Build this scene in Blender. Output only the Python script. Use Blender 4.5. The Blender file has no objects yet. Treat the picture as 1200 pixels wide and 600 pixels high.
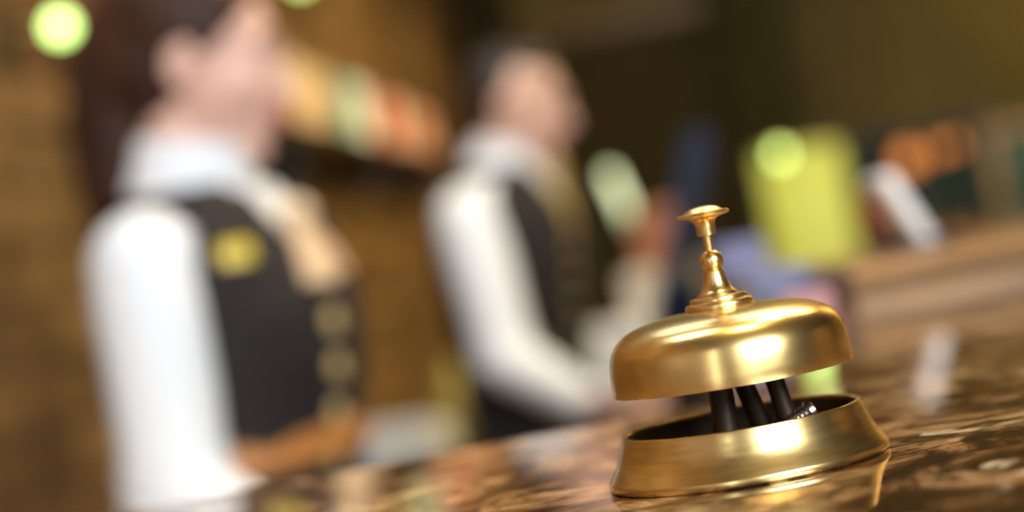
import bpy, bmesh, math, random
from mathutils import Vector, Matrix, Euler
random.seed(7)
C = bpy.context.collection
R = math.radians
PI = math.pi

# ------------------------------------------------------------------ camera, light, exposure
CT = 1.15                      # height of the marble counter top
EYE = CT + 0.0871              # camera height
cam = bpy.data.cameras.new('camera'); cam_o = bpy.data.objects.new('camera', cam); C.objects.link(cam_o)
cam.sensor_width = 36; cam.lens = 69; cam.clip_start = 0.02; cam.clip_end = 60
cam_o.matrix_world = Matrix.Translation((0, 0, EYE)) @ Euler((R(90), 0, 0)).to_matrix().to_4x4() @ Matrix.Rotation(R(-10.3), 4, 'Z')
cam.dof.use_dof = True; cam.dof.focus_distance = 0.655; cam.dof.aperture_fstop = 3.8
bpy.context.scene.camera = cam_o
vs = bpy.context.scene.view_settings
vs.view_transform = 'Standard'; vs.look = 'None'; vs.gamma = 1; vs.use_curve_mapping = False; vs.exposure = 0.0
w = bpy.data.worlds.new('world'); bpy.context.scene.world = w; w.use_nodes = True
w.node_tree.nodes['Background'].inputs[0].default_value = (0.9, 0.8, 0.6, 1)
w.node_tree.nodes['Background'].inputs[1].default_value = 0.15

def area(name, loc, target, size, power, col):
    l = bpy.data.lights.new(name, 'AREA'); l.shape = 'RECTANGLE'; l.size, l.size_y = size; l.energy = power; l.color = col
    o = bpy.data.objects.new(name, l); C.objects.link(o); o.location = loc
    o.rotation_euler = (Vector(target) - Vector(loc)).to_track_quat('-Z', 'Y').to_euler()
def spot(name, loc, target, power, col, ang=70, blend=0.6, r=0.06):
    l = bpy.data.lights.new(name, 'SPOT'); l.energy = power; l.color = col; l.spot_size = R(ang); l.spot_blend = blend; l.shadow_soft_size = r
    o = bpy.data.objects.new(name, l); C.objects.link(o); o.location = loc
    o.rotation_euler = (Vector(target) - Vector(loc)).to_track_quat('-Z', 'Y').to_euler()
area('daylight_window', (1.75, -2.6, 2.7), (0.0, 1.2, 1.2), (2.1, 1.6), 255, (0.93, 0.97, 1.0))
area('daylight_window', (0.9, -3.5, 1.5), (0.3, 1.4, 1.2), (1.6, 1.9), 12, (0.95, 0.98, 1.0))
area('daylight_window', (-1.0, -2.2, 2.0), (-0.3, 2.3, 1.3), (0.18, 2.0), 9, (0.9, 0.95, 1.0))
area('front_fill_light', (-0.55, 1.2, 3.4), (-0.3, 2.4, 1.2), (1.0, 1.0), 22, (0.95, 0.98, 1.0))  # unseen fill, added to brighten the receptionists from the front
area('staff_fill_light', (0.15, 3.0, 3.5), (-0.1, 3.1, 1.0), (1.6, 3.0), 46, (0.96, 0.98, 1.0))  # unseen fill, added to bring cool light onto the man and the shoulders
area('lobby_light', (3.6, 5.0, 3.5), (2.4, 9.5, 1.6), (2.0, 1.5), 560, (1.0, 0.82, 0.40))
for k, (y, p) in enumerate(((0.6, 110), (2.9, 55), (4.8, 85), (6.8, 90), (8.6, 80))):  # the nearest is added to put orange into the bell's left side
    spot('wall_washer', (0.35 + 0.1 * y, y, 2.9), (-1.1 + 0.1 * y, y + .1, 1.1), p, (1.0, 0.76, 0.36), 80)
area('warm_ceiling_light', (1.3, 2.9, 3.4), (0.6, 1.0, 1.1), (1.3, 0.7), 38, (1.0, 0.75, 0.35))
spot('ceiling_spot', (0.9, 1.6, 3.3), (0.3, 0.9, 1.1), 60, (1.0, 0.78, 0.45), 50)
spot('wall_washer', (3.6, 1.4, 3.3), (6.6, 1.6, 1.4), 260, (1.0, 0.66, 0.25), 80)  # unseen spot, added so the right wall gives the bell orange reflections
spot('pillar_spot', (2.2, 4.6, 3.4), (2.35, 6.0, 1.5), 120, (1.0, 0.78, 0.42), 60)

# ------------------------------------------------------------------ materials
def mat(name, col, rough=0.5, metal=0.0, col2=None, scale=8.0, emit=None, estr=0.0, coat=0.0, bump=0.0, stretch=(1, 1, 1), spec=0.5, sheen=0.0, lo=.35, hi=.65):
    m = bpy.data.materials.new(name); m.use_nodes = True
    nt = m.node_tree; b = nt.nodes['Principled BSDF']
    b.inputs['Base Color'].default_value = (*col, 1); b.inputs['Roughness'].default_value = rough; b.inputs['Metallic'].default_value = metal
    b.inputs['Coat Weight'].default_value = coat; b.inputs['Specular IOR Level'].default_value = spec; b.inputs['Sheen Weight'].default_value = sheen
    tc = nt.nodes.new('ShaderNodeTexCoord'); mp = nt.nodes.new('ShaderNodeMapping'); mp.inputs['Scale'].default_value = stretch
    nt.links.new(tc.outputs['Object'], mp.inputs['Vector'])
    n = nt.nodes.new('ShaderNodeTexNoise'); n.inputs['Scale'].default_value = scale; n.inputs['Detail'].default_value = 5
    nt.links.new(mp.outputs[0], n.inputs['Vector'])
    c2 = col2 or tuple(min(1, c * 0.9) for c in col)
    r = nt.nodes.new('ShaderNodeValToRGB'); r.color_ramp.elements[0].position = lo; r.color_ramp.elements[1].position = hi
    r.color_ramp.elements[0].color = (*col, 1); r.color_ramp.elements[1].color = (*c2, 1)
    nt.links.new(n.outputs['Fac'], r.inputs[0]); nt.links.new(r.outputs[0], b.inputs['Base Color'])
    if bump:
        bp = nt.nodes.new('ShaderNodeBump'); bp.inputs['Strength'].default_value = bump; bp.inputs['Distance'].default_value = 0.002
        nt.links.new(n.outputs['Fac'], bp.inputs['Height']); nt.links.new(bp.outputs[0], b.inputs['Normal'])
    if emit:
        b.inputs['Emission Color'].default_value = (*emit, 1); b.inputs['Emission Strength'].default_value = estr
    return m

def marble_mat():
    m = bpy.data.materials.new('brown_marble'); m.use_nodes = True; nt = m.node_tree; b = nt.nodes['Principled BSDF']
    N = nt.nodes.new; L = nt.links.new
    tc = N('ShaderNodeTexCoord'); mp = N('ShaderNodeMapping'); mp.inputs['Rotation'].default_value = (0, 0, R(20)); mp.inputs['Scale'].default_value = (1, 0.8, 1)
    L(tc.outputs['Object'], mp.inputs[0])
    n1 = N('ShaderNodeTexNoise'); n1.inputs['Scale'].default_value = 24; n1.inputs['Detail'].default_value = 9; n1.inputs['Roughness'].default_value = .68; n1.inputs['Distortion'].default_value = 1.2
    L(mp.outputs[0], n1.inputs['Vector'])
    r1 = N('ShaderNodeValToRGB'); e = r1.color_ramp.elements
    e[0].position = .40; e[0].color = (.02, .009, .004, 1); e[1].position = .68; e[1].color = (.58, .39, .23, 1)
    x = e.new(.47); x.color = (.10, .045, .018, 1); x = e.new(.55); x.color = (.31, .18, .085, 1)
    L(n1.outputs['Fac'], r1.inputs[0])
    n2 = N('ShaderNodeTexNoise'); n2.inputs['Scale'].default_value = 13; n2.inputs['Detail'].default_value = 6; n2.inputs['Distortion'].default_value = 1.5
    L(mp.outputs[0], n2.inputs['Vector'])
    # veins: thin bands where the noise crosses its middle
    ab = N('ShaderNodeMath'); ab.operation = 'SUBTRACT'; ab.inputs[1].default_value = .5; L(n2.outputs['Fac'], ab.inputs[0])
    a2 = N('ShaderNodeMath'); a2.operation = 'ABSOLUTE'; L(ab.outputs[0], a2.inputs[0])
    r2 = N('ShaderNodeValToRGB'); r2.color_ramp.elements[0].position = 0; r2.color_ramp.elements[0].color = (1, 1, 1, 1)
    r2.color_ramp.elements[1].position = .045; r2.color_ramp.elements[1].color = (0, 0, 0, 1); L(a2.outputs[0], r2.inputs[0])
    mx = N('ShaderNodeMix'); mx.data_type = 'RGBA'; L(r2.outputs[0], mx.inputs[0]); L(r1.outputs[0], mx.inputs[6]); mx.inputs[7].default_value = (.02, .01, .005, 1)
    n3 = N('ShaderNodeTexNoise'); n3.inputs['Scale'].default_value = 22; n3.inputs['Detail'].default_value = 4; n3.inputs['Distortion'].default_value = .8
    L(mp.outputs[0], n3.inputs['Vector'])
    r3 = N('ShaderNodeValToRGB'); r3.color_ramp.elements[0].position = .64; r3.color_ramp.elements[0].color = (0, 0, 0, 1); r3.color_ramp.elements[1].position = .69; r3.color_ramp.elements[1].color = (.8, .8, .8, 1)
    L(n3.outputs['Fac'], r3.inputs[0])
    m2 = N('ShaderNodeMix'); m2.data_type = 'RGBA'; L(r3.outputs[0], m2.inputs[0]); L(mx.outputs[2], m2.inputs[6]); m2.inputs[7].default_value = (.62, .5, .36, 1)
    L(m2.outputs[2], b.inputs['Base Color'])
    b.inputs['Roughness'].default_value = .05; b.inputs['Specular IOR Level'].default_value = .8
    return m

def stone_mat():
    m = bpy.data.materials.new('brown_stone_cladding'); m.use_nodes = True; nt = m.node_tree; b = nt.nodes['Principled BSDF']
    N = nt.nodes.new; L = nt.links.new
    tc = N('ShaderNodeTexCoord'); sp = N('ShaderNodeSeparateXYZ'); L(tc.outputs['Object'], sp.inputs[0])
    cb = N('ShaderNodeCombineXYZ'); L(sp.outputs[1], cb.inputs[0]); L(sp.outputs[2], cb.inputs[1])
    br = N('ShaderNodeTexBrick'); L(cb.outputs[0], br.inputs['Vector']); br.inputs['Scale'].default_value = 1.0
    br.inputs['Brick Width'].default_value = .3; br.inputs['Row Height'].default_value = .1; br.inputs['Mortar Size'].default_value = .006
    br.inputs['Color1'].default_value = (.13, .068, .026, 1); br.inputs['Color2'].default_value = (.27, .16, .06, 1); br.inputs['Mortar'].default_value = (.05, .025, .01, 1)
    n = N('ShaderNodeTexNoise'); n.inputs['Scale'].default_value = 9; n.inputs['Detail'].default_value = 6; L(tc.outputs['Object'], n.inputs['Vector'])
    r = N('ShaderNodeValToRGB'); r.color_ramp.elements[0].position = .3; r.color_ramp.elements[0].color = (.35, .3, .25, 1); r.color_ramp.elements[1].position = .7; r.color_ramp.elements[1].color = (1.3, 1.25, 1.1, 1)
    L(n.outputs['Fac'], r.inputs[0])
    mx = N('ShaderNodeMix'); mx.data_type = 'RGBA'; mx.blend_type = 'MULTIPLY'; mx.inputs[0].default_value = 1
    L(br.outputs['Color'], mx.inputs[6]); L(r.outputs[0], mx.inputs[7]); L(mx.outputs[2], b.inputs['Base Color'])
    bp = N('ShaderNodeBump'); bp.inputs['Strength'].default_value = .5; bp.inputs['Distance'].default_value = .01
    L(n.outputs['Fac'], bp.inputs['Height']); L(bp.outputs[0], b.inputs['Normal'])
    b.inputs['Roughness'].default_value = .45
    return m

M = {
 'marble': marble_mat(), 'stone': stone_mat(),
 'brass': mat('polished_brass', (.81, .585, .245), .25, 1, (.71, .505, .195), 40),
 'brass_satin': mat('satin_brass', (.82, .575, .24), .28, 1, (.74, .51, .2), 60),
 'brass_brushed': mat('brushed_brass', (.82, .60, .26), .26, 1, (.68, .485, .195), 90, stretch=(1, 1, 8)),
 'dark_metal': mat('dark_bronze_metal', (.035, .02, .01), .5, .5),
 'steel': mat('steel', (.6, .58, .52), .25, 1),
 'olive_wall': mat('olive_plaster', (.17, .115, .022), .8, 0, (.07, .05, .01), 1.3),
 'ceiling': mat('dark_olive_paint', (.12, .09, .03), .8, 0, (.09, .07, .02), 2),
 'floor': mat('brown_stone_floor', (.10, .065, .035), .25, 0, (.06, .04, .02), 3),
 'plain_wall': mat('warm_cream_plaster', (.24, .17, .08), .7, 0, (.15, .10, .045), 2),
 'wood': mat('honey_wood', (.42, .23, .10), .3, 0, (.22, .11, .04), 6, stretch=(1, 8, 8)),
 'dark_wood': mat('dark_wood', (.035, .018, .008), .4, 0, (.02, .01, .004), 5, stretch=(6, 6, 1)),
 'mid_wood': mat('brown_wood', (.23, .135, .045), .45, 0, (.16, .09, .03), 3, stretch=(5, 5, 1)),
 'white_shirt': mat('white_cotton', (.84, .85, .87), .8, 0, (.80, .82, .85), 12, bump=.15, sheen=.1),
 'vest': mat('dark_brown_wool', (.016, .009, .009), .85, 0, (.012, .008, .008), 60),
 'navy': mat('navy_satin', (.03, .055, .12), .4, 0, (.02, .04, .09), 10),
 'trousers': mat('black_wool', (.014, .012, .012), .85),
 'shoe': mat('black_leather', (.01, .01, .01), .3),
 'skin_f': mat('fair_skin', (.76, .47, .37), .5, 0, (.72, .42, .33), 14),
 'skin_m': mat('light_skin', (.70, .42, .31), .5, 0, (.65, .37, .27), 14),
 'lip': mat('lip', (.55, .16, .14), .4),
 'brown_hair': mat('dark_brown_hair', (.025, .010, .006), .55, 0, (.07, .026, .012), 30, stretch=(1, 1, .15), spec=.25),
 'black_hair': mat('black_hair', (.014, .009, .007), .5, 0, (.03, .018, .012), 40),
 'eye_white': mat('eye_white', (.8, .78, .75), .2), 'iris': mat('brown_iris', (.06, .03, .015), .2),
 'scarf': mat('tan_striped_silk', (.72, .42, .2), .4, 0, (.8, .62, .4), 35, sheen=.2),
 'tie': mat('gold_silk', (.62, .42, .12), .4, 0, (.5, .33, .1), 40),
 'gold': mat('gold_metal', (.95, .65, .18), .25, 1), 'old_gold': mat('old_gold', (.82, .62, .28), .4, .2),
 'yellow': mat('yellow_enamel', (.8, .58, .03), .3), 'tan_leather': mat('tan_leather', (.62, .25, .06), .4, 0, (.5, .2, .05), 20),
 'white': mat('white_plastic', (.8, .8, .78), .4), 'paper': mat('white_paper', (.82, .82, .80), .8), 'cream': mat('cream_board', (.75, .62, .42), .6),
 'orange': mat('orange_board', (.36, .13, .05), .6), 'red': mat('red_fabric', (.45, .03, .02), .7), 'pink': mat('pink_paper', (.55, .26, .28), .7),
 'lavender': mat('lavender_paper', (.2, .2, .34), .7),
 'screen': mat('blue_screen', (.01, .02, .04), .25, 0, None, 6, (.02, .13, .30), .85, spec=.1), 'casing': mat('dark_navy_plastic', (.010, .016, .035), .6, spec=.2),
 'lime': mat('lime_glass', (.3, .33, .03), .4, 0, (.25, .3, .02), 2, (.5, .47, .05), .66),  # glow put into the panel in place of strong light falling on it
 'lime_lamp': mat('lime_lamp', (.8, .9, .5), .3, 0, None, 6, (.62, 1.0, .25), 5),
 'pale_lamp': mat('pale_lamp', (.8, .9, .7), .3, 0, None, 6, (.75, .9, .5), 1.5),
 'orange_lamp': mat('amber_lamp', (.8, .4, .1), .3, 0, None, 6, (1.0, .28, .06), 1.1),
 'glass_dark': mat('dark_glass', (.025, .045, .035), .6, spec=.2), 'grey_cloth': mat('pale_grey_cloth', (.55, .55, .52), .8),
 'door_wood': mat('olive_brown_wood', (.075, .052, .016), .8, 0, (.05, .035, .01), 4, spec=.15, stretch=(6, 6, 1)),
 'pale_green': mat('pale_green_glass', (.52, .68, .2), .3, 0, (.48, .62, .18), 10),
 'ochre': mat('ochre_glaze', (.48, .36, .07), .35),
 'curtain': mat('olive_curtain', (.12, .095, .012), .8, 0, (.07, .05, .008), 6, stretch=(3, 3, .2)),
 'dark_curtain': mat('brown_curtain', (.085, .06, .018), .8, 0, (.05, .033, .009), 6, stretch=(3, 3, .2)),
}

# ------------------------------------------------------------------ helpers
def tag(o, label=None, cat=None, group=None, kind=None):
    for k, v in (('label', label), ('category', cat), ('group', group), ('kind', kind)):
        if v: o[k] = v
    return o
def empty(name, loc=(0, 0, 0), rz=0, **k):
    o = bpy.data.objects.new(name, None); C.objects.link(o); o.location = loc; o.rotation_euler = (0, 0, rz); o.empty_display_size = .05
    return tag(o, **k)
def obj(name, bm, m, parent=None, smooth=True, **k):
    bmesh.ops.recalc_face_normals(bm, faces=bm.faces)
    me = bpy.data.meshes.new(name); bm.to_mesh(me); bm.free()
    return link(name, me, m, parent, smooth, **k)
def link(name, me, m, parent=None, smooth=True, **k):
    me.materials.clear(); me.materials.append(m)
    if smooth:
        me.shade_smooth() if hasattr(me, 'shade_smooth') else None
        me.set_sharp_from_angle(angle=R(38))
    o = bpy.data.objects.new(name, me); C.objects.link(o)
    if parent: o.parent = parent
    return tag(o, **k)
def B(): return bmesh.new()
def box(bm, c, s, bev=0.0, rot=None, seg=2):
    t = bmesh.new(); bmesh.ops.create_cube(t, size=1)
    bmesh.ops.scale(t, vec=s, verts=t.verts)
    if bev: bmesh.ops.bevel(t, geom=t.edges[:], offset=bev, segments=seg, affect='EDGES', profile=.5)
    mt = Matrix.Translation(c)
    if rot is not None: mt = mt @ Euler(rot).to_matrix().to_4x4()
    t.transform(mt); me = bpy.data.meshes.new('t'); t.to_mesh(me); t.free(); bm.from_mesh(me); bpy.data.meshes.remove(me)
    return bm
def lathe(bm, prof, n=64, mt=None, closed=False):
    rings = []
    for r, z in prof:
        if r < 1e-6: rings.append([bm.verts.new((0, 0, z))])
        else: rings.append([bm.verts.new((r * math.cos(2 * PI * i / n), r * math.sin(2 * PI * i / n), z)) for i in range(n)])
    vs_ = [v for q in rings for v in q]
    pairs = list(zip(rings, rings[1:])) + ([(rings[-1], rings[0])] if closed else [])
    for a, b in pairs:
        for i in range(n):
            j = (i + 1) % n
            if len(a) == 1 and len(b) == 1: continue
            if len(a) == 1: bm.faces.new((a[0], b[j], b[i]))
            elif len(b) == 1: bm.faces.new((a[i], a[j], b[0]))
            else: bm.faces.new((a[i], a[j], b[j], b[i]))
    if mt is not None: bmesh.ops.transform(bm, matrix=mt, verts=vs_)
    return bm
def ball(bm, c, r, rot=None, n=20):
    if not hasattr(r, '__len__'): r = (r, r, r)
    mt = Matrix.Translation(c)
    if rot is not None: mt = mt @ Euler(rot).to_matrix().to_4x4()
    bmesh.ops.create_uvsphere(bm, u_segments=n, v_segments=n // 2 + 2, radius=1, matrix=mt @ Matrix.Diagonal((*r, 1)))
    return bm
def tube(bm, pts, rad, n=14, flat=1.0, caps=True):
    """tapered limb through pts with a radius at each; rounded by balls at both ends"""
    pts = [Vector(p) for p in pts]
    if not hasattr(rad, '__len__'): rad = [rad] * len(pts)
    rings = []; up = None
    for i, p in enumerate(pts):
        d = (pts[min(i + 1, len(pts) - 1)] - pts[max(i - 1, 0)]).normalized()
        if up is None: up = Vector((0, 0, 1)) if abs(d.z) < .9 else Vector((1, 0, 0))
        s = d.cross(up).normalized(); up = s.cross(d).normalized()
        rings.append([bm.verts.new(p + (s * math.cos(2 * PI * k / n) + up * flat * math.sin(2 * PI * k / n)) * rad[i]) for k in range(n)])
    for a, b in zip(rings, rings[1:]):
        for k in range(n): bm.faces.new((a[k], a[(k + 1) % n], b[(k + 1) % n], b[k]))
    if caps:
        bm.faces.new(rings[0][::-1]); bm.faces.new(rings[-1])
    return bm
def limb(bm, pts, rad, n=14):
    tube(bm, pts, rad, n)
    for p, r in zip(pts, rad): ball(bm, p, r * .99, n=14)
    return bm
def loft(bm, rings, n=40, e=2.4):
    """closed torso-like body: rings of (z, cx, rx, ry)"""
    out = []
    for z, cx, rx, ry in rings:
        q = []
        for k in range(n):
            a = 2 * PI * k / n; ca, sa = math.cos(a), math.sin(a)
            q.append(bm.verts.new((cx + rx * math.copysign(abs(ca) ** (2 / e), ca), ry * math.copysign(abs(sa) ** (2 / e), sa), z)))
        out.append(q)
    for a, b in zip(out, out[1:]):
        for k in range(n): bm.faces.new((a[k], a[(k + 1) % n], b[(k + 1) % n], b[k]))
    bm.faces.new(out[0][::-1]); bm.faces.new(out[-1])
    return bm
def sculpt(name, bm, m, parent, voxel=.006, smooth_it=6, cut=None, thick=0, mt=None, **k):
    """merge the overlapping closed pieces of bm into one continuous skin"""
    bmesh.ops.recalc_face_normals(bm, faces=bm.faces)
    me = bpy.data.meshes.new('t'); bm.to_mesh(me); bm.free()
    t = bpy.data.objects.new('t', me); C.objects.link(t)
    md = t.modifiers.new('r', 'REMESH'); md.mode = 'VOXEL'; md.voxel_size = voxel; md.use_smooth_shade = True
    sm = t.modifiers.new('s', 'SMOOTH'); sm.factor = .5; sm.iterations = smooth_it
    dg = bpy.context.evaluated_depsgraph_get(); dg.update()
    new = bpy.data.meshes.new_from_object(t.evaluated_get(dg))
    bpy.data.objects.remove(t); bpy.data.meshes.remove(me)
    if cut:
        b2 = bmesh.new(); b2.from_mesh(new)
        for pt, nrm, where in cut.get('planes', ()):
            g = [f for f in b2.faces if where(f.calc_center_median())]
            es = {e for f in g for e in f.edges}; vv = {v for f in g for v in f.verts}
            bmesh.ops.bisect_plane(b2, geom=list(vv) + list(es) + g, plane_co=pt, plane_no=nrm)
        bmesh.ops.delete(b2, geom=[f for f in b2.faces if cut['drop'](f.calc_center_median())], context='FACES')
        b2.to_mesh(new); b2.free()
    if mt is not None: new.transform(mt)
    o = link(name, new, m, parent, False, **k)
    o.data.shade_smooth()
    if thick:
        s = o.modifiers.new('solid', 'SOLIDIFY'); s.thickness = thick; s.offset = 1
    return o

# frame of the room: the stone wall runs away from the camera, 5.7 degrees to the right of straight ahead
TH = R(5.7); AL = Vector((math.sin(TH), math.cos(TH), 0)); RT = Vector((math.cos(TH), -math.sin(TH), 0)); O0 = Vector((-1.105, 0, 0))
def W(s, t, z=0.0): return O0 + RT * s + AL * t + Vector((0, 0, z))
def at(x, y, d):      # a point at distance d ahead of the camera, read off the photograph once
    c, s = math.cos(R(10.3)), math.sin(R(10.3))
    u = (x - 600) * c - (y - 300) * s; v = -(x - 600) * s - (y - 300) * c
    return Vector((u * d / 2300, d, EYE + v * d / 2300))

# ------------------------------------------------------------------ room shell (s across, t along)
ROOM = (0, 7.0, -3.6, 10.5, 3.6)
def slab(name, s0, s1, t0, t1, z0, z1, m, **k):
    bm = B(); box(bm, (0, 0, 0), (s1 - s0, t1 - t0, z1 - z0))
    o = obj(name, bm, m, None, False, **k); o.location = W((s0 + s1) / 2, (t0 + t1) / 2, (z0 + z1) / 2); o.rotation_euler = (0, 0, -TH); return o
slab('floor', -.2, 7.2, -3.8, 10.7, -.1, 0, M['floor'], kind='structure')
slab('ceiling', -.2, 7.2, -3.8, 10.7, 3.6, 3.7, M['ceiling'], kind='structure')
slab('wall_left', -.2, 0, -3.6, 10.5, 0, 3.6, M['stone'], kind='structure')
slab('wall_right', 7.0, 7.2, -3.6, 10.5, 0, 3.6, M['plain_wall'], kind='structure')
slab('wall_back', -.2, 7.2, -3.8, -3.6, 0, 3.6, M['plain_wall'], kind='structure')
slab('wall_far', -.2, 7.2, 10.5, 10.7, 0, 3.6, M['olive_wall'], kind='structure')
# far wall: a dark door, a window of dark glass
def door(name, s, wd, h):
    d = empty(name, W(s, 10.46), -TH, kind='structure')
    bm = B(); box(bm, (0, 0, h / 2), (wd, .05, h), .006)
    for z in (h * .28, h * .72):
        box(bm, (0, -.03, z), (wd * .7, .02, h * .34), .008)
    obj('door_panel', bm, M['door_wood'], d)
    bm = B()
    for sx in (-1, 1): box(bm, (sx * (wd / 2 + .05), -.01, (h + .1) / 2), (.1, .1, h + .1), .008)
    box(bm, (0, -.01, h + .05), (wd, .1, .1), .008)
    obj('door_frame', bm, M['mid_wood'], d)
    bm = B(); tube(bm, [(wd * .4, -.06, 1.0), (wd * .4, -.09, 1.0), (wd * .28, -.09, 1.0)], .012); obj('door_handle', bm, M['brass'], d)
door('door_1', .82, 1.0, 2.3)
wn = empty('window_1', W(2.2, 10.46), -TH, kind='structure')
bm = B(); box(bm, (0, 0, 1.0), (.95, .03, .95)); obj('window_pane', bm, M['glass_dark'], wn)
bm = B()
for x in (-.5, 0, .5): box(bm, (x, -.02, 1.0), (.06, .07, 1.06), .005)
for z in (.5, 1.5): box(bm, (0, -.02, z), (1.06, .07, .06), .005)
obj('window_frame', bm, M['dark_wood'], wn)

# ------------------------------------------------------------------ reception counter
counter = empty('reception_counter', (0, 0, 0), label='long L-shaped reception counter with polished brown marble top carrying the brass bell', cat='counter')
def wing_x(y): return -.003 + .0998 * y
poly = [(-1.0, -.18), (2.2, -.18), (2.2, 2.9), (wing_x(2.9) + .62, 2.9), (wing_x(2.9) + .62, 6.6), (wing_x(6.6), 6.6), (wing_x(.95), .935), (-1.0, .95)]
def prism(bm, poly, z0, z1):
    a = [bm.verts.new((x, y, z0)) for x, y in poly]; b = [bm.verts.new((x, y, z1)) for x, y in poly]
    bm.faces.new(a[::-1]); bm.faces.new(b); n = len(poly)
    for i in range(n): bm.faces.new((a[i], a[(i + 1) % n], b[(i + 1) % n], b[i]))
    return bm
bm = prism(B(), poly, CT - .04, CT)
bmesh.ops.bevel(bm, geom=bm.edges[:], offset=.004, segments=3, affect='EDGES')
obj('marble_top', bm, M['marble'], counter)
ins = [(-.97, -.12), (2.14, -.12), (2.14, 2.84), (wing_x(2.9) + .56, 2.84), (wing_x(6.6) + .5, 6.54), (wing_x(6.6) + .06, 6.54), (wing_x(.95) + .06, .88), (-.97, .89)]
bm = prism(B(), ins, 0, CT - .04); obj('counter_body', bm, M['mid_wood'], counter, False)

# lower desk on the staff side of the counter
dk = empty('staff_desk', (0, 0, 0), label='low dark staff desk along the inner side of the marble counter', cat='desk')
dk.location = (wing_x(3.8) - .095, 3.8, 0); dk.rotation_euler = (0, 0, -math.atan(.0998))
bm = B(); box(bm, (0, 0, .84), (.30, 5.2, .04), .004); obj('desk_top', bm, M['dark_wood'], dk)
for y in (-2.5, -.85, .85, 2.5):
    bm = B(); box(bm, (.10, y, .41), (.06, .06, .82), .006); obj('desk_leg', bm, M['dark_metal'], dk)

# honey wood ledge on the marble, right of the bell
led = empty('wooden_ledge', (.252, 1.5, CT), R(3), label='honey coloured wooden ledge lying across the marble counter to the right of the bell', cat='ledge')
bm = B()
prof = [(0, 0), (0, .009), (.004, .012), (.004, .017), (-.004, .020), (-.006, .026), (-.002, .031), (.3, .031), (.3, 0)]
a = [bm.verts.new((0, y, z)) for y, z in prof]; b = [bm.verts.new((1.75, y, z)) for y, z in prof]
bm.faces.new(a[::-1]); bm.faces.new(b)
for i in range(len(prof)): j = (i + 1) % len(prof); bm.faces.new((a[i], a[j], b[j], b[i]))
obj('ledge_board', bm, M['wood'], led)
bm = B(); tube(bm, [(0, -.002, .0145), (1.75, -.002, .0145)], .0032); obj('ledge_bead', bm, M['mid_wood'], led)

# ------------------------------------------------------------------ the bell
K = 1 / 3376.0
bell = empty('service_bell', (229 * .6813 / 2300, .6813, CT), R(8), label='brass desk bell standing on the brown marble counter', cat='bell')
def P(pts): return [(r * K, h * K) for r, h in pts]
bm = B(); lathe(bm, P([(150, 0), (162, 0), (164, 1), (164.8, 2.5), (164.8, 8.8), (164.2, 10), (161, 14.5), (157.4, 20.5), (153, 27), (149.3, 36), (146, 45), (143.2, 53), (141.6, 58), (140.6, 60.5), (138.5, 61.5), (136, 61), (135, 59), (137, 50), (150, 8)]), 128, closed=True)
obj('base', bm, M['brass_brushed'], bell)
bm = B(); lathe(bm, P([(0, 26), (128, 26), (133, 30), (134.2, 56), (136.6, 56), (137, 27), (130, 22), (0, 22)]), 96); obj('inner_plate', bm, M['dark_metal'], bell)
bm = B()
tube(bm, [(-22 * K, -10 * K, 28 * K), (-20 * K, -8 * K, 60 * K), (-18 * K, -6 * K, 115 * K)], [17 * K, 15 * K, 14.5 * K], 20); obj('post', bm, M['dark_metal'], bell)
bm = B(); tube(bm, [(34 * K, 20 * K, 28 * K), (18 * K, 8 * K, 80 * K), (4 * K, 0, 130 * K)], [13 * K, 12 * K, 11 * K], 18); obj('striker_arm', bm, M['dark_metal'], bell)
bm = B(); tube(bm, [(56 * K, -14 * K, 28 * K), (50 * K, -12 * K, 70 * K), (42 * K, -10 * K, 125 * K)], [12.5 * K, 11.5 * K, 11 * K], 18); obj('post', bm, M['dark_metal'], bell)
bm = B(); box(bm, (10 * K, -5 * K, 36 * K), (170 * K, 60 * K, 10 * K), 2 * K); obj('bracket', bm, M['dark_metal'], bell)
bm = B()
mt = Matrix.Translation((62 * K, -24 * K, 48 * K)) @ Matrix.Rotation(R(70), 4, 'Y') @ Matrix.Scale(1.35, 4)
lathe(bm, P([(0, -12)] + [(7 + (i % 2) * 1.6, -12 + i * 2) for i in range(11)] + [(10, 11), (10, 15), (6, 17), (0, 17)]), 24, mt); obj('screw', bm, M['steel'], bell)
# dome: outer skin then inner skin
outer = [(142, 108), (142.3, 109.5), (141.6, 122), (141, 133), (139.8, 143), (138.2, 151), (135.5, 158), (131.5, 165), (126, 171), (118, 176.5), (108, 181), (96, 184.8), (82, 187.6), (66, 189.6), (48, 190.8), (30, 191.3), (10, 191.5)]
inner = [(10, 188.5), (48, 187.8), (82, 184.6), (108, 178), (125, 168), (135, 152), (137.5, 140), (139, 120), (140, 108)]
bm = B(); lathe(bm, P(outer + inner), 128, closed=True); obj('dome', bm, M['brass'], bell)
bm = B(); lathe(bm, P([(0, 186), (38, 186), (39.5, 190), (40.3, 193), (40.3, 196.5), (38.8, 198.5), (35, 199.2), (34, 200), (34.2, 203), (33, 204.8), (29, 205.4), (24, 205.6), (23.4, 207), (22.8, 208.5), (20, 211), (17.4, 214.5), (15.4, 219), (14, 224), (13, 229), (12.2, 233), (12.2, 234.5), (10.6, 235.2), (10.2, 236.2), (12.3, 239), (13.6, 242.5), (14, 246), (13.6, 249.5), (12.3, 253), (10, 256), (7, 258), (5.8, 258.5), (0, 258.5)]), 64)
obj('neck', bm, M['brass_satin'], bell)
pl = obj('plunger', lathe(B(), P([(0, 230), (5.3, 230), (5.3, 279), (0, 279)]), 32), M['brass_satin'], bell)
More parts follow.
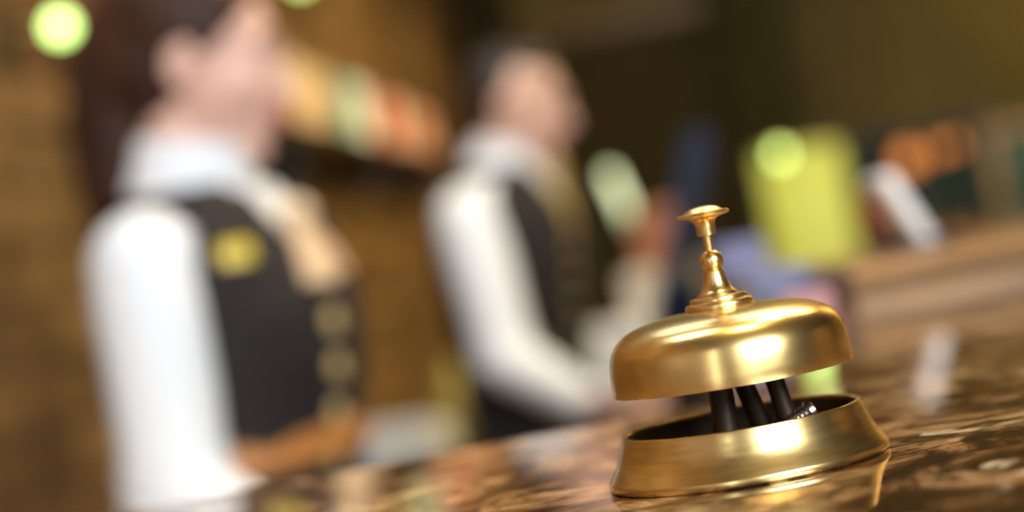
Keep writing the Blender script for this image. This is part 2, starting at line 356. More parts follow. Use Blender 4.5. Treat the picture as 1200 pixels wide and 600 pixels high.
bm = B(); lathe(bm, P([(0, 277), (10.6, 277), (11, 279), (11, 286), (11.4, 290), (12.6, 293.5), (15, 296), (19, 297.8), (24, 298.8), (28.5, 299.6), (30.4, 301), (30.8, 302.4), (30, 303.8), (27, 304.6), (22.5, 305.2), (21.8, 306), (20, 307.6), (15.5, 309.8), (9, 311.3), (0, 312)]), 64)
obj('plunger_knob', bm, M['brass_satin'], bell)

# ------------------------------------------------------------------ people
def head_pieces(bm, fem, T):
    def b_(c, r, rot=None): ball(bm, c, r, rot, 24)
    n0 = len(bm.verts)
    b_((-.014, 0, .028), (.094, .074, .083)); b_((.022, 0, -.022), (.066, .060, .088))
    b_((.024, 0, -.062), (.058, .05 if fem else .055, .042)); b_((.062, 0, -.094), (.022, .026, .018)); b_((.056, 0, -.056), (.0305, .036, .034))
    for s in (-1, 1):
        b_((.052, s * .034, -.026), (.032, .026, .032))
        b_((-.008, s * .072, -.002), (.016, .007, .030), (0, R(12), s * R(-16)))
        b_((-.004, s * .074, .012), (.013, .006, .013)); b_((-.004, s * .072, -.027), (.009, .006, .010))
        ball(bm, (.096, s * (.009 if fem else .011), -.033), .007 if fem else .0085, None, 12)
    limb(bm, [(.080, 0, .018), (.092, 0, -.006), (.103 if fem else .107, 0, -.027)], [.008, .0085 if fem else .0095, .0095 if fem else .0115])
    limb(bm, [(.070, -.042, .022), (.083, -.018, .026), (.083, .018, .026), (.070, .042, .022)], [.007, .008, .008, .007] if fem else [.009, .0105, .0105, .009])
    limb(bm, [(.078, -.02, -.054), (.087, 0, -.052), (.078, .02, -.054)], [.008, .009, .008])
    limb(bm, [(.077, -.018, -.066), (.084, 0, -.067), (.077, .018, -.066)], [.008, .009, .008])
    bm.verts.ensure_lookup_table()
    bmesh.ops.transform(bm, matrix=T, verts=bm.verts[n0:])
def hand_pieces(bm, wr, dirv, palm, side, sc=1.0, curl=.5):
    """hand from the wrist along dirv; palm faces 'palm'; the thumb leaves on the 'side' edge"""
    d = Vector(dirv).normalized(); p = Vector(palm); p = (p - d * p.dot(d)).normalized(); s = Vector(side); s = (s - d * s.dot(d) - p * s.dot(p)).normalized()
    wr = Vector(wr)
    def q(a, b_, c): return wr + (d * a + s * b_ + p * c) * sc
    for b_ in (-.026, -.009, .009, .026):
        limb(bm, [q(0, b_ * .65, 0), q(.045, b_ * .9, 0), q(.085, b_, 0)], [.016 * sc, .0145 * sc, .0125 * sc], 12)
    for b_, ln in ((.030, .068), (.0105, .078), (-.0095, .072), (-.029, .056)):
        pts = [q(.078, b_ * .95, 0)]; ang = 0; pos = (.078, 0)
        for f, a in ((.45, curl * .5), (.3, curl * .8), (.25, curl * .6)):
            ang += a; pos = (pos[0] + ln * f * math.cos(ang), pos[1] + ln * f * math.sin(ang)); pts.append(q(pos[0], b_ * 1.12, pos[1]))
        limb(bm, pts, [.0092 * sc, .0086 * sc, .0078 * sc, .0068 * sc], 12)
    limb(bm, [q(.018, .022, .008), q(.045, .044, .016), q(.068, .052, .026), (q(.088, .05, .036))], [.015 * sc, .012 * sc, .0098 * sc, .0078 * sc], 12)

def person(label, pos, yaw, P_):
    root = empty('person', (pos[0], pos[1], 0), yaw, label=label, cat='person')
    inv = (Matrix.Translation((pos[0], pos[1], 0)) @ Matrix.Rotation(yaw, 4, 'Z')).inverted()
    L = lambda v: inv @ Vector(v)
    fem = P_['fem']; skin = M['skin_f' if fem else 'skin_m']
    T = Matrix.Translation(L(P_['head'])) @ Matrix.Rotation(P_['head_yaw'] - yaw, 4, 'Z') @ Matrix.Rotation(P_['nod'], 4, 'Y') @ Matrix.Scale(P_['hs'], 4)
    rings = P_['rings']
    sh = P_['sh']                                     # (x, half width, z) of the shoulder joints
    arms = []
    for s, e, wv, hd in ((-1, *P_['r_arm']), (1, *P_['l_arm'])):
        a0 = Vector((sh[0], s * sh[1], sh[2])); arms.append((s, a0, L(e), L(wv), (inv.to_3x3() @ Vector(hd)).normalized()))
    hz = rings[0][0]
    # body: one continuous skin
    bm = B(); head_pieces(bm, fem, T)
    nb = T @ Vector((-.025, 0, -.05)); nk = Vector((rings[-1][1] - .01, 0, rings[-1][0] - .03))
    limb(bm, [nk, (nk + nb) / 2 + Vector((.004, 0, 0)), nb], [P_['neck'] + .008, P_['neck'], P_['neck'] - .002], 20)
    loft(bm, [(z, cx, rx - .012, ry - .012) for z, cx, rx, ry in rings])
    for s, a0, el, wr, hd in arms:
        limb(bm, [a0, (a0 + el) / 2, el, el.lerp(wr, .35), wr], [P_['arm'] * 1.05, P_['arm'], P_['arm'] * .82, P_['arm'] * .85, .027])
        side = Vector((0, -s, .3)); hand_pieces(bm, wr, hd, P_['palm'], side, .92 if fem else 1.0)
        kn = Vector((rings[0][1] + .02, s * .095, .48))
        limb(bm, [(rings[0][1], s * .085, hz), kn, (-.01, s * .1, .08)], [.085, .055, .038])
        limb(bm, [(-.03, s * .1, .045), (.09, s * .11, .035), (.13, s * .11, .032)], [.034, .032, .026])
    sculpt('body', bm, skin, root, .004, 6)
    # face
    for s in (-1, 1):
        bm = B(); ball(bm, (.0705, s * .031, .004), .0118, None, 18); bm.transform(T); e = obj('eye', bm, M['eye_white'], root)
        bm = B(); ball(bm, (.0795, s * .0315, .003), (.0036, .0056, .0056), None, 14); bm.transform(T); obj('iris', bm, M['iris'], e)
        bm = B()
        for dz, k in ((.0085, 1), (-.0065, -1)):
            limb(bm, [(.0775, s * .019, .004 + dz * .45), (.0815, s * .030, .004 + dz), (.0735, s * .043, .004 + dz * .5)], [.0028, .0042, .003], 10)
        bm.transform(T); obj('eyelid', bm, skin, root)
        bm = B(); tube(bm, [(.083, s * .016, .029), (.086, s * .03, .034), (.075, s * .047, .030)], [.0035, .004, .002], 10); bm.transform(T); obj('eyebrow', bm, M['brown_hair' if fem else 'black_hair'], root)
    bm = B(); limb(bm, [(.080, -.0235, -.053), (.0935, -.007, -.0545), (.0935, .007, -.0545), (.080, .0235, -.053)], [.0025, .0042, .0042, .0025], 10)
    limb(bm, [(.080, -.0215, -.0555), (.0915, -.008, -.0625), (.0915, .008, -.0625), (.080, .0215, -.0555)], [.0025, .0048, .0048, .0025], 10); bm.transform(T); obj('lips', bm, M['lip'], root)
    # hair
    bm = B(); P_['hair'](bm); sculpt('hair', bm, M['brown_hair' if fem else 'black_hair'], root, .006, 4, mt=T)
    # shirt
    bm = B(); loft(bm, [(z, cx, rx, ry) for z, cx, rx, ry in rings])
    for s, a0, el, wr, hd in arms:
        g = P_['sleeve']
        ups = [a0.lerp(el, t) for t in (0, .2, .45, .7, .9)] + [el]
        limb(bm, ups, [g * 1.0, g * 1.02, g * .97, g * .92, g * .92, g * .9])
        fo = [el.lerp(wr, t) for t in (0, .1, .4, .7, .88)]
        limb(bm, fo, [g * .88, g * .84, g * .76, g * .66, g * .56])
    # soft folds
    for s, a0, el, wr, hd in arms:
        for t, o_ in ((.86, .006), (.97, .009)):
            ball(bm, a0.lerp(el, t), (g * .97 + o_ * .4, g * .97 + o_ * .4, .014), (R(20), R(15), 0))
    sculpt('shirt', bm, M['white_shirt'], root, .006, 5)
    for s, a0, el, wr, hd in arms:
        ax = (wr - el).normalized(); q = ax.to_track_quat('Z', 'Y').to_matrix().to_4x4()
        bm = B(); lathe(bm, [(.038, -.035), (.041, -.033), (.040, .018), (.036, .02), (.033, .018), (.034, -.033)], 32, Matrix.Translation(wr) @ q, closed=True); obj('cuff', bm, M['white_shirt'], root)
    # collar: stand and two points
    cz = Matrix.Translation((nk + nb) / 2 + Vector((-.002, 0, P_['collar_dz']))) @ Matrix.Rotation(P_['ctilt'], 4, 'Y') @ (nb - nk).normalized().to_track_quat('Z', 'Y').to_matrix().to_4x4()
    r0 = P_['neck']; ch = P_['collar_h']
    bm = B(); lathe(bm, [(r0 + .004, ch), (r0 + .009, ch + .003), (r0 + .014, ch), (r0 + .02, -ch * .4), (r0 + .026, -ch), (r0 + .02, -ch - .004), (r0 + .010, -ch)], 48, cz, closed=True)
    obj('collar', bm, M['white_shirt'], root)
    # waistcoat
    zv, kk = P_['vee']
    top = P_['vest_top']; ah = P_['armhole']
    bm = B(); loft(bm, [(z, cx, rx + P_['vg'], ry + P_['vg']) for z, cx, rx, ry in rings if z > P_['vest_z'] - .06])
    def drop(c):
        x, y, z = c
        cx = rings[0][1] + (z - hz) * (rings[-1][1] - rings[0][1]) / (rings[-1][0] - hz)
        if z < P_['vest_z'] or z > top and abs(y) < .07 or z > top + .02: return True
        if x > cx and z > zv and abs(y) < (z - zv) * kk: return True
        if abs(y) > ah and z > sh[2] - .10 and x < sh[0] + .06: return True
        return False
    planes = [((0, 0, P_['vest_z']), (0, 0, 1), lambda c: abs(c.z - P_['vest_z']) < .03)]
    for s in (-1, 1):
        planes.append(((0, 0, zv), Vector((0, 1, -s * kk)).normalized(), lambda c, s=s: c.x > 0 and c.z > zv - .02 and c.y * s > -.02))
        planes.append(((sh[0] + .06, 0, 0), (1, 0, 0), lambda c, s=s: c.y * s > ah - .03 and c.z > sh[2] - .12))
        planes.append(((0, s * ah, 0), (0, 1, 0), lambda c, s=s: c.y * s > ah - .03 and c.z > sh[2] - .12))
    vest = sculpt('waistcoat', bm, M['vest'], root, .006, 5, cut={'planes': planes, 'drop': drop}, thick=.004)
    def front(z, y=0):          # outermost point of the waistcoat front at height z
        for (z0, c0, x0, y0), (z1, c1, x1, y1) in zip(rings, rings[1:]):
            if z0 <= z <= z1:
                t = (z - z0) / (z1 - z0); cx = c0 + (c1 - c0) * t; rx = x0 + (x1 - x0) * t + P_['vg']; ry = y0 + (y1 - y0) * t + P_['vg']
                return Vector((cx + rx * max(0, 1 - abs(y / ry) ** 2.4) ** (1 / 2.4), y, z))
    for i in range(P_['nbut']):
        p = front(zv - .03 - i * P_['bstep'], -.02) + Vector((.003, 0, 0))
        bm = B(); lathe(bm, [(0, -.004), (.0085, -.004), (P_['br'], 0), (P_['br'], .003), (P_['br'] * .8, .005), (0, .0045)], 24, Matrix.Translation(p) @ Matrix.Rotation(R(90), 4, 'Y')); obj('button', bm, M['old_gold'], vest)
    # trousers, shoes
    bm = B(); loft(bm, [(hz - .04, rings[0][1], rings[0][2] + .008, rings[0][3] + .008), (P_['vest_z'] + .02, rings[1][1], rings[1][2] + .004, rings[1][3] + .004)])
    for s in (-1, 1):
        limb(bm, [(rings[0][1], s * .085, hz), (rings[0][1] + .02, s * .095, .5), (-.01, s * .1, .09)], [.1, .075, .062])
    sculpt('trousers', bm, M['trousers'], root, .009, 5)
    for s in (-1, 1):
        bm = B(); limb(bm, [(-.04, s * .1, .046), (.06, s * .108, .043), (.14, s * .112, .036)], [.045, .043, .035]); box(bm, (.045, s * .107, .012), (.27, .085, .024), .01)
        sculpt('shoe', bm, M['shoe'], root, .006, 3)
    return root, L, T, front, vest, nk, nb

# the woman, near
rw = [(.84, -.005, .108, .16), (.93, 0, .106, .15), (1.03, 0, .092, .13), (1.10, .008, .098, .132), (1.17, .014, .106, .144), (1.22, .014, .108, .148), (1.27, .008, .1, .153), (1.315, .002, .086, .152), (1.345, .004, .072, .126), (1.37, .003, .062, .082)]
def hair_w(bm):
    ball(bm, (-.026, 0, .040), (.098, .084, .087)); ball(bm, (-.055, 0, .0), (.075, .078, .085))
    limb(bm, [(-.075, 0, .05), (-.09, 0, .03), (-.098, 0, -.03), (-.096, 0, -.09), (-.092, 0, -.15), (-.085, 0, -.2)], [.045, .055, .058, .054, .046, .026], 18)
    ball(bm, (-.098, 0, .045), (.035, .05, .05))
wroot, wL, wT, wfront, wvest, wnk, wnb = person('woman in white shirt and dark waistcoat in profile, nearer of the two receptionists', (-.327, 2.22), R(-20), dict(
    fem=True, head=(-.306, 2.22, 1.514), head_yaw=R(-6), nod=R(13), hs=.99, rings=rw, sh=(-.006, .148, 1.295),
    r_arm=((-.388, 2.05, 1.045), (-.208, 1.93, .945), (1, -.15, -.45)), l_arm=((-.335, 2.42, 1.03), (-.29, 2.42, .82), (.2, -.05, -1)),
    neck=.052, arm=.044, sleeve=.063, palm=(0, 0, -1), collar_h=.030, collar_dz=-.004, ctilt=R(16), vee=(1.232, .46), vest_top=1.36, armhole=.136, vest_z=.95, vg=.011,
    nbut=4, bstep=.05, br=.0145, hair=hair_w))
# scarf: knot, loop and two tails
bm = B(); ball(bm, wfront(1.325) + Vector((.012, 0, 0)), (.018, .022, .02))
sc = sculpt('neck_scarf', bm, M['scarf'], wroot, .004, 3)
for y0, y1, zz in ((-.014, -.032, 1.225), (.012, .03, 1.235)):
    bm = B(); pts = [wfront(1.315, y0) + Vector((.010, 0, 0)), wfront(1.28, (y0 + y1) / 2) + Vector((.012, 0, 0)), wfront(zz + .02, y1) + Vector((.010, 0, 0))]
    tube(bm, pts, [.011, .018, .022], 18, .4); obj('scarf_tail', bm, M['scarf'], sc)
bm = B(); q = wfront(1.292, -.125) + Vector((.006, 0, 0)); box(bm, q, (.008, .038, .024), .003, (0, R(-14), R(-52))); obj('name_badge', bm, M['yellow'], wroot, label='yellow gold name badge')
bm = B(); lathe(bm, [(1.0, -.016), (1.02, -.014), (1.02, .014), (1.0, .016), (.98, .012), (.98, -.012)], 64, Matrix.Translation((.009, 0, 1.075)) @ Matrix.Diagonal((.114, .148, 1, 1)), closed=True)
bl = obj('belt', bm, M['tan_leather'], wroot, label='tan leather belt')
# the man, far
rm = [(.84, -.01, .115, .16), (.94, -.01, .112, .155), (1.04, -.008, .112, .152), (1.14, -.002, .12, .162), (1.23, .004, .126, .175), (1.30, .010, .120, .184), (1.355, .016, .098, .182), (1.39, .02, .076, .15), (1.415, .026, .062, .09)]
def hair_m(bm):
    ball(bm, (-.036, 0, .036), (.086, .080, .082)); ball(bm, (-.052, 0, .0), (.066, .074, .07))
    ball(bm, (.01, 0, .085), (.055, .055, .03))
mroot, mL, mT, mfront, mvest, mnk, mnb = person('man in white shirt and dark waistcoat reaching to the desk, farther of the two receptionists', (-.002, 4.0), R(-24), dict(
    fem=False, head=(.065, 3.99, 1.535), head_yaw=R(-18), nod=R(14), hs=1.04, rings=rm, sh=(.004, .178, 1.325),
    r_arm=((-.045, 3.80, 1.04), (.095, 3.62, .940), (1, -.35, -.15)), l_arm=((.04, 4.20, 1.05), (.185, 4.05, .92), (.8, -.5, -.35)),
    neck=.058, arm=.05, sleeve=.066, palm=(0, 0, -1), collar_h=.026, collar_dz=-.003, ctilt=R(10), vee=(1.265, .45), vest_top=1.405, armhole=.135, vest_z=.93, vg=.010,
    nbut=4, bstep=.055, br=.009, hair=hair_m))
bm = B(); p0 = mfront(1.385) + Vector((.02, 0, .01)); ball(bm, p0, (.016, .02, .02))
tk = sculpt('necktie', bm, M['tie'], mroot, .004, 3)
bm = B(); tube(bm, [p0, mfront(1.33) + Vector((.004, 0, 0)), mfront(1.275) + Vector((-.002, 0, 0)), mfront(1.20) - Vector((.016, 0, 0))], [.013, .02, .026, .028], 18, .3); obj('tie_blade', bm, M['tie'], tk)

# ------------------------------------------------------------------ things on and behind the counter
# monitor on the staff desk, its blue screen turned to the man
mon = empty('computer_monitor', (.205, 3.2, .86), R(-7), label='computer monitor leaning back with dark blue screen, right of the man', cat='monitor')
bm = B(); box(bm, (0, 0, .009), (.2, .24, .018), .006); obj('stand_base', bm, M['casing'], mon)
bm = B(); tube(bm, [(.02, 0, .01), (.03, 0, .12), (.075, 0, .28)], [.028, .026, .024]); obj('stand_neck', bm, M['casing'], mon)
tilt = Matrix.Translation((.075, 0, .345)) @ Matrix.Rotation(R(21), 4, 'Y')
bm = B(); box(bm, (0, 0, 0), (.036, .50, .36), .008); bm.transform(tilt); pan = obj('casing', bm, M['casing'], mon)
bm = B(); box(bm, (-.0185, 0, .004), (.003, .476, .33), .001); bm.transform(tilt); obj('screen', bm, M['screen'], mon, label='dark blue lit screen')
# keyboard under the man's hand
kb = empty('keyboard', (.235, 3.56, .86), R(-24), label="black keyboard on the staff desk under the man's hands", cat='keyboard')
bm = B(); box(bm, (0, 0, .009), (.13, .40, .018), .004); obj('keyboard_case', bm, M['casing'], kb)
bm = B()
for i in range(5):
    for j in range(15): box(bm, (-.05 + i * .025, -.18 + j * .0257, .0205), (.022, .021, .007), .002, seg=1)
obj('keys', bm, M['glass_dark'], kb)
# printer
pr = empty('printer', (.215, 4.75, .86), -TH, label='white desktop printer on the staff desk beyond the man', cat='printer')
bm = B(); box(bm, (0, 0, .085), (.3, .36, .17), .02); obj('printer_body', bm, M['white'], pr)
bm = B(); box(bm, (-.17, 0, .05), (.10, .24, .012), .004); obj('paper_tray', bm, M['casing'], pr)
bm = B(); box(bm, (.06, 0, .225), (.012, .22, .14), .003, (0, R(18), 0)); obj('paper_feed', bm, M['paper'], pr)
def carton(name, loc, s, m, label, rz=-TH):
    t = empty(name, loc, rz, label=label, cat='box'); h = s[2]
    bm = B(); box(bm, (0, 0, h * .42), (s[0], s[1], h * .84), .006); obj('box_body', bm, m, t)
    bm = B(); box(bm, (0, 0, h * .87), (s[0] + .008, s[1] + .008, h * .26), .006); obj('lid', bm, m, t)
carton('storage_box', (.40, 5.35, .86), (.22, .28, .27), M['cream'], 'cream lidded storage box on the staff desk below the orange box')
carton('storage_box', (.41, 5.35, 1.13), (.15, .2, .17), M['orange'], 'orange lidded box resting on the cream storage box')
# desk lamp with a glowing tilted shade
dl = empty('desk_lamp', (.40, 6.1, .86), 0, label='desk lamp with tilted glowing pale green shade behind the man', cat='lamp')
bm = B(); lathe(bm, [(0, 0), (.08, 0), (.082, .008), (.06, .018), (.015, .028), (0, .028)], 32); obj('lamp_base', bm, M['brass'], dl)
bm = B(); tube(bm, [(0, 0, .02), (.02, 0, .25), (.02, 0, .44)], .009); obj('lamp_stem', bm, M['brass'], dl)
bm = B(); lathe(bm, [(0, -.1), (.012, -.098), (.017, -.085), (.017, .085), (.012, .098), (0, .1)], 32, Matrix.Translation((-.035, 0, .49)) @ Matrix.Rotation(R(-15), 4, 'Y')); obj('lamp_shade', bm, M['pale_lamp'], dl, label='glowing pale green lamp shade')

# on the marble behind the bell
def booklet(loc, rz, s, m, label):
    t = empty('booklet', loc, rz, label=label, cat='booklet')
    bm = B(); box(bm, (0, 0, s[2] / 2), (s[0] - .004, s[1] - .004, s[2] * .8), .0005); obj('pages', bm, M['paper'], t)
    bm = B(); box(bm, (0, 0, s[2] * .95), (s[0], s[1], s[2] * .1), .0003); box(bm, (0, 0, s[2] * .05), (s[0], s[1], s[2] * .1), .0003); box(bm, (0, -s[1] / 2, s[2] / 2), (s[0], s[2] * .1, s[2]), .0003); obj('cover', bm, m, t)
booklet((.203, 1.60, CT), R(12), (.06, .10, .028), M['navy'], 'navy blue booklet on the marble behind the bell')
booklet((.2, 1.60, CT + .028), R(5), (.05, .09, .012), M['lavender'], 'lavender booklet lying on top of the navy one')
booklet((.207, 1.44, CT), R(-8), (.036, .05, .022), M['pink'], 'small pink booklet on the marble right of the navy one')
ch = empty('card_holder', (.2, 1.76, CT), R(-6), label='dark blue card holder with pale lavender cards behind the bell', cat='card holder')
bm = B(); box(bm, (0, 0, .006), (.05, .04, .012), .002); box(bm, (0, .017, .028), (.05, .006, .056), .002); box(bm, (0, -.017, .016), (.05, .006, .032), .002); obj('holder', bm, M['navy'], ch)
bm = B(); box(bm, (0, .002, .04), (.044, .018, .05), .001); obj('cards', bm, M['lavender'], ch)
th_ = empty('tealight_holder', (.1345, .95, CT), 0, label='small pale green glass tealight holder on the marble right behind the bell', cat='candle holder')
bm = B(); lathe(bm, [(0, 0), (.0085, 0), (.0098, .002), (.0102, .012), (.0098, .024), (.0088, .024), (.009, .012), (.0085, .005), (0, .004)], 40); obj('glass_cup', bm, M['pale_green'], th_)
bm = B(); lathe(bm, [(0, .004), (.0082, .005), (.0084, .015), (0, .015)], 32); obj('candle', bm, M['cream'], th_)
tc_ = empty('sign_holder', (.345, 1.70, CT + .031), R(8), label='slanted white sign holder standing on the wooden ledge', cat='sign')
bm = B(); box(bm, (.004, 0, .003), (.05, .06, .006), .002); obj('foot', bm, M['casing'], tc_)
bm = B(); box(bm, (-.008, 0, .034), (.014, .05, .072), .003, (0, R(-24), 0)); obj('sign_card', bm, M['paper'], tc_)

# ------------------------------------------------------------------ stone wall: shelf of binders, back desk, lamps
SZ = 1.642
shf = empty('wall_shelf', W(0, 5.6, SZ), -TH, label='dark wooden wall shelf carrying the row of coloured books', cat='shelf')
bm = B(); box(bm, (.10, 0, -.02), (.20, 4.1, .04), .006); obj('shelf_board', bm, M['dark_wood'], shf)
for t in (-1.9, -.65, .65, 1.9):
    bm = B(); box(bm, (.07, t, -.08), (.14, .04, .08), .008); obj('bracket', bm, M['dark_wood'], shf)
cols = dict(orange=(.6, .17, .06), red=(.45, .055, .03), white=(.85, .82, .76), cream=(.66, .5, .29), teal=(.10, .36, .28), brown=(.26, .09, .03), grey=(.5, .54, .52), salmon=(.7, .3, .2))
BM = {k: mat(k + '_book_cloth', v, .6) for k, v in cols.items()}
order = (['brown', 'cream', 'salmon', 'brown', 'cream', 'red', 'orange', 'brown'] + ['cream', 'orange', 'brown', 'cream', 'red', 'brown'] * 2 + ['cream'] * 4 + ['salmon', 'cream', 'cream', 'brown', 'brown']
         + ['teal'] * 4 + ['white'] * 4 + ['brown', 'brown'] + ['red'] * 4 + ['orange'] * 2 + ['grey', 'white'] + ['brown'] * 3 + ['salmon'] * 3 + ['red'] * 2 + ['white'] + ['brown'] * 4)[:58]
ONES = ['', 'first', 'second', 'third', 'fourth', 'fifth', 'sixth', 'seventh', 'eighth', 'ninth', 'tenth', 'eleventh', 'twelfth', 'thirteenth', 'fourteenth', 'fifteenth', 'sixteenth', 'seventeenth', 'eighteenth', 'nineteenth']
TENS = {2: ('twentieth', 'twenty-'), 3: ('thirtieth', 'thirty-'), 4: ('fortieth', 'forty-'), 5: ('fiftieth', 'fifty-')}
def ordinal(n): return ONES[n] if n < 20 else TENS[n // 10][0] if n % 10 == 0 else TENS[n // 10][1] + ONES[n % 10]
def book_cover(h):
    bm = B(); d = .135
    box(bm, (d / 2 + .02, -.028, h / 2), (d, .004, h), .001); box(bm, (d / 2 + .02, .028, h / 2), (d, .004, h), .001)
    tube(bm, [(d + .018, 0, 0), (d + .018, 0, h)], .028, 20, .3)
    me = bpy.data.meshes.new('cover'); bm.to_mesh(me); bm.free(); return me
covers = {}
bm = B(); box(bm, (.085, 0, .078), (.12, .05, .145), .002); pages_me = bpy.data.meshes.new('pages'); bm.to_mesh(pages_me); bm.free(); pages_me.materials.append(M['paper'])
t = 3.62
for i, c in enumerate(order):
    h = random.choice((.16, .17, .18, .185)); th = random.choice((.9, 1.0, 1.1, 1.25))
    if (c, h) not in covers:
        covers[(c, h)] = book_cover(h); covers[(c, h)].materials.append(BM[c])
    b_ = empty('book', W(.0, t + .03 * th, SZ), -TH, label='%s book, %s from the near end of the wall shelf' % (c, ordinal(i + 1)), cat='book', group='books on the wall shelf')
    b_.scale = (1, th, 1)
    for nm, me in (('cover', covers[(c, h)]), ('pages', pages_me)):
        o = bpy.data.objects.new(nm, me); C.objects.link(o); o.parent = b_
    t += .06 * th + .003
pass
# low back desk
bd = empty('back_desk', W(.0, 5.0), -TH, label='low dark back desk along the brown stone wall', cat='desk')
bm = B(); box(bm, (.29, 0, .74), (.54, 4.2, .04), .005); obj('desk_top', bm, M['dark_wood'], bd)
bm = B()
for k in range(6): box(bm, (.29, -1.75 + k * .7, .36), (.5, .68, .70), .006)
obj('cabinet', bm, M['dark_wood'], bd)
for k in range(6):
    bm = B(); box(bm, (.555, -1.75 + k * .7, .37), (.02, .64, .64), .006); d = obj('cabinet_door', bm, M['mid_wood'], bd)
    bm = B(); tube(bm, [(.575, -1.5 + k * .7, .45), (.59, -1.5 + k * .7, .47), (.59, -1.5 + k * .7, .55), (.575, -1.5 + k * .7, .57)], .006); obj('handle', bm, M['brass'], d)
q = at(468, 505, 5.0)
fx = empty('fax_machine', (q.x, 5.0, .76), -TH, label='white fax machine on the back desk between the two receptionists', cat='fax machine')
bm = B(); box(bm, (0, 0, .045), (.24, .34, .09), .015); obj('body', bm, M['white'], fx)
bm = B(); box(bm, (0, -.13, .105), (.2, .05, .035), .012); obj('handset', bm, M['white'], fx)
bm = B(); box(bm, (.03, .05, .093), (.12, .12, .008), .002); obj('keypad', bm, M['grey_cloth'], fx)
q = at(538, 452, 5.6)
vz = empty('vase', (q.x - .02, 5.6, .76), 0, label='small yellow ceramic vase on the back desk', cat='vase')
bm = B(); lathe(bm, [(0, 0), (.04, 0), (.055, .03), (.065, .08), (.055, .13), (.03, .17), (.027, .2), (.036, .225), (.031, .225), (.022, .2), (.025, .17), (.0, .05)], 40); obj('vase_body', bm, M['ochre'], vz)
# globe lamps high on the stone wall
def globe(x, y, d, label, r=.022, m='lime_lamp'):
    p = at(x, y, d)
    # base on the wall behind it
    s = (p - O0).dot(RT); t_ = (p - O0).dot(AL)
    g = empty('wall_lamp', W(0, t_, p.z), -TH, label=label, cat='lamp')
    bm = B(); lathe(bm, [(0, 0), (.05, 0), (.05, .012), (.02, .02), (0, .02)], 32, Matrix.Rotation(R(90), 4, 'Y')); obj('wall_plate', bm, M['dark_metal'], g)
    bm = B(); tube(bm, [(.01, 0, 0), (s * .6, 0, .0), (s - r * .8, 0, 0)], .009); obj('lamp_arm', bm, M['brass'], g)
    bm = B(); ball(bm, (s, 0, 0), r, None, 24); obj('lamp_globe', bm, M[m], g, label='glowing pale green globe')
globe(70, 31, 3.3, 'glowing green wall lamp on the stone wall above the woman')
globe(352, -24, 5.5, 'glowing green wall lamp on the stone wall over the book shelf')

# ------------------------------------------------------------------ lobby beyond
# lime glass screen with a lamp before it
q0 = at(948, 250, 7.2)
ls = empty('glass_screen', (q0.x, 7.2, 0), -TH, label='lime green glass screen with added glow standing in the lobby', cat='screen')
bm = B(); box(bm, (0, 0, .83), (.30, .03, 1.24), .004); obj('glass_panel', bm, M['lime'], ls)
bm = B()
for sx in (-1, 1): box(bm, (sx * .165, 0, .74), (.03, .05, 1.44), .005)
box(bm, (0, 0, 1.455), (.30, .05, .03), .005); box(bm, (0, 0, .195), (.30, .05, .03), .005)
obj('screen_frame', bm, M['dark_metal'], ls)
for sx in (-1, 1):
    bm = B(); box(bm, (sx * .165, 0, .015), (.06, .3, .03), .008); obj('foot', bm, M['dark_metal'], ls)
def pendant(x, y, d, r, m, label, group=None):
    p = at(x, y, d)
    g = empty('pendant_lamp', (p.x, p.y, 3.6), 0, label=label, cat='lamp', group=group)
    z = p.z - 3.6
    bm = B(); lathe(bm, [(0, 0), (.05, 0), (.05, -.015), (.02, -.03), (0, -.03)], 32); obj('ceiling_rose', bm, M['brass'], g)
    bm = B(); tube(bm, [(0, 0, -.02), (0, 0, z + r)], .004, 8); obj('cord', bm, M['dark_metal'], g)
    bm = B(); lathe(bm, [(0, z + r * 1.5), (.012, z + r * 1.5), (.016, z + r * .9), (0, z + r * .9)], 24); obj('lamp_holder', bm, M['brass'], g)
    bm = B(); ball(bm, (0, 0, z), r, None, 24); obj('lamp_globe', bm, M[m], g)
pendant(914, 181, 6.6, .02, 'lime_lamp', 'glowing pale green pendant lamp in front of the lime screen')
pendant(1012, 272, 6.9, .012, 'pale_lamp', 'faint pale pendant lamp at the right edge of the lime screen')
pendant(1064, 187, 8.2, .05, 'orange_lamp', 'glowing amber pendant lamp, largest of the three')
pendant(1098, 176, 8.6, .03, 'orange_lamp', 'glowing amber pendant lamp, middle of the three')
pendant(1117, 170, 9.0, .03, 'orange_lamp', 'glowing amber pendant lamp, last of the three towards the wood pillar')
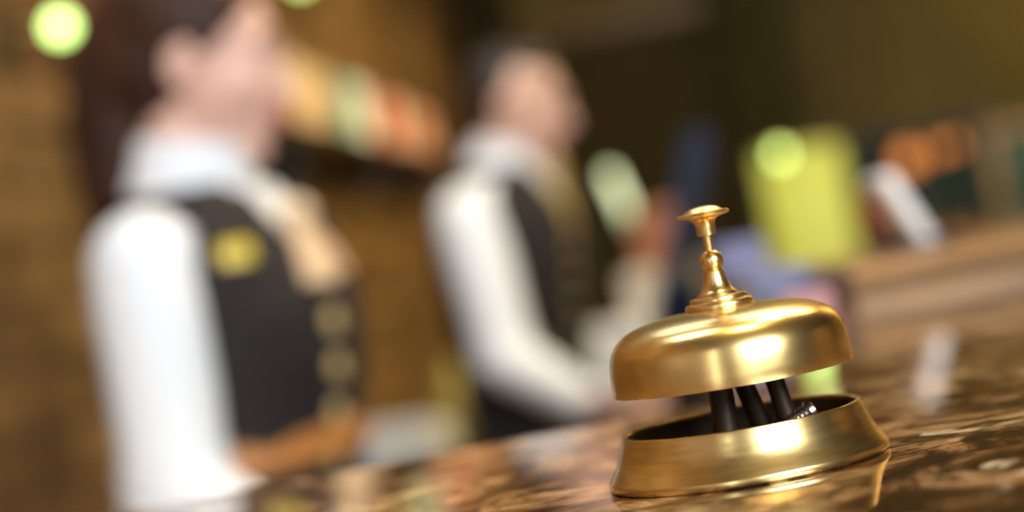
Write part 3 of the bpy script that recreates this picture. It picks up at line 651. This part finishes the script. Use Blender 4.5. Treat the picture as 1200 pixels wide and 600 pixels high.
# high backed red armchair beside the screen
q = at(1003, 245, 7.6)
ar = empty('armchair', (q.x + .1, 8.1, 0), R(200), label='red high-backed armchair beside the lime screen', cat='armchair')
bm = B(); box(bm, (0, 0, .42), (.56, .56, .16), .05, seg=4); obj('seat', bm, M['red'], ar)
bm = B(); box(bm, (0, -.26, .82), (.54, .12, .78), .05, (R(-6), 0, 0), 4); obj('backrest', bm, M['red'], ar)
for sx in (-1, 1):
    bm = B(); box(bm, (sx * .31, .0, .5), (.09, .54, .32), .035, seg=4); obj('armrest', bm, M['red'], ar)
    for sy in (-1, 1):
        bm = B(); tube(bm, [(sx * .24, sy * .22, 0), (sx * .22, sy * .2, .36)], [.016, .024]); obj('leg', bm, M['dark_wood'], ar)
# wood clad pillar with dark green picture
pl_ = slab('pillar_wood', 3.0, 3.9, 6.2, 7.0, 0, 3.6, M['mid_wood'], kind='structure'); pl_.name = 'trim_1'
pc = empty('framed_picture', (at(1190, 205, 6.0).x + .02, 0, 0), -TH, label='dark green framed panel hanging on the wooden pillar', cat='picture')
s_ = (at(1190, 205, 6.1) - O0).dot(RT); pc.location = W(s_ + .05, 6.185, at(1190, 205, 6.1).z)
bm = B(); box(bm, (0, 0, 0), (.24, .01, .26), .002); obj('panel', bm, M['glass_dark'], pc)
bm = B()
for sx in (-1, 1): box(bm, (sx * .135, -.002, 0), (.03, .026, .32), .004)
for sz in (-1, 1): box(bm, (0, -.002, sz * .145), (.24, .026, .03), .004)
obj('frame', bm, M['mid_wood'], pc)
# curtains on the far wall
def curtain(s, wd, m, label, top=3.3):
    bm = B(); n = 60; A_ = []; Bq = []
    for i in range(n + 1):
        x = -wd / 2 + wd * i / n; y = .04 * math.sin(i * 1.05) - .08
        A_.append(bm.verts.new((x, y, .05))); Bq.append(bm.verts.new((x, y, top)))
    for i in range(n): bm.faces.new((A_[i], A_[i + 1], Bq[i + 1], Bq[i]))
    t = empty('curtain', W(s, 10.4), -TH, label=label, cat='curtain')
    o = obj('curtain_cloth', bm, m, t); sd = o.modifiers.new('s', 'SOLIDIFY'); sd.thickness = .006
    bm = B(); tube(bm, [(-wd / 2 - .08, -.08, top + .03), (wd / 2 + .08, -.08, top + .03)], .018); obj('curtain_rod', bm, M['brass'], t)
curtain(-.35 + .5, .3, M['dark_curtain'], 'dark brown curtain on the far wall behind the man')
curtain(1.5, .36, M['curtain'], 'olive curtain on the far wall above the lime screen')
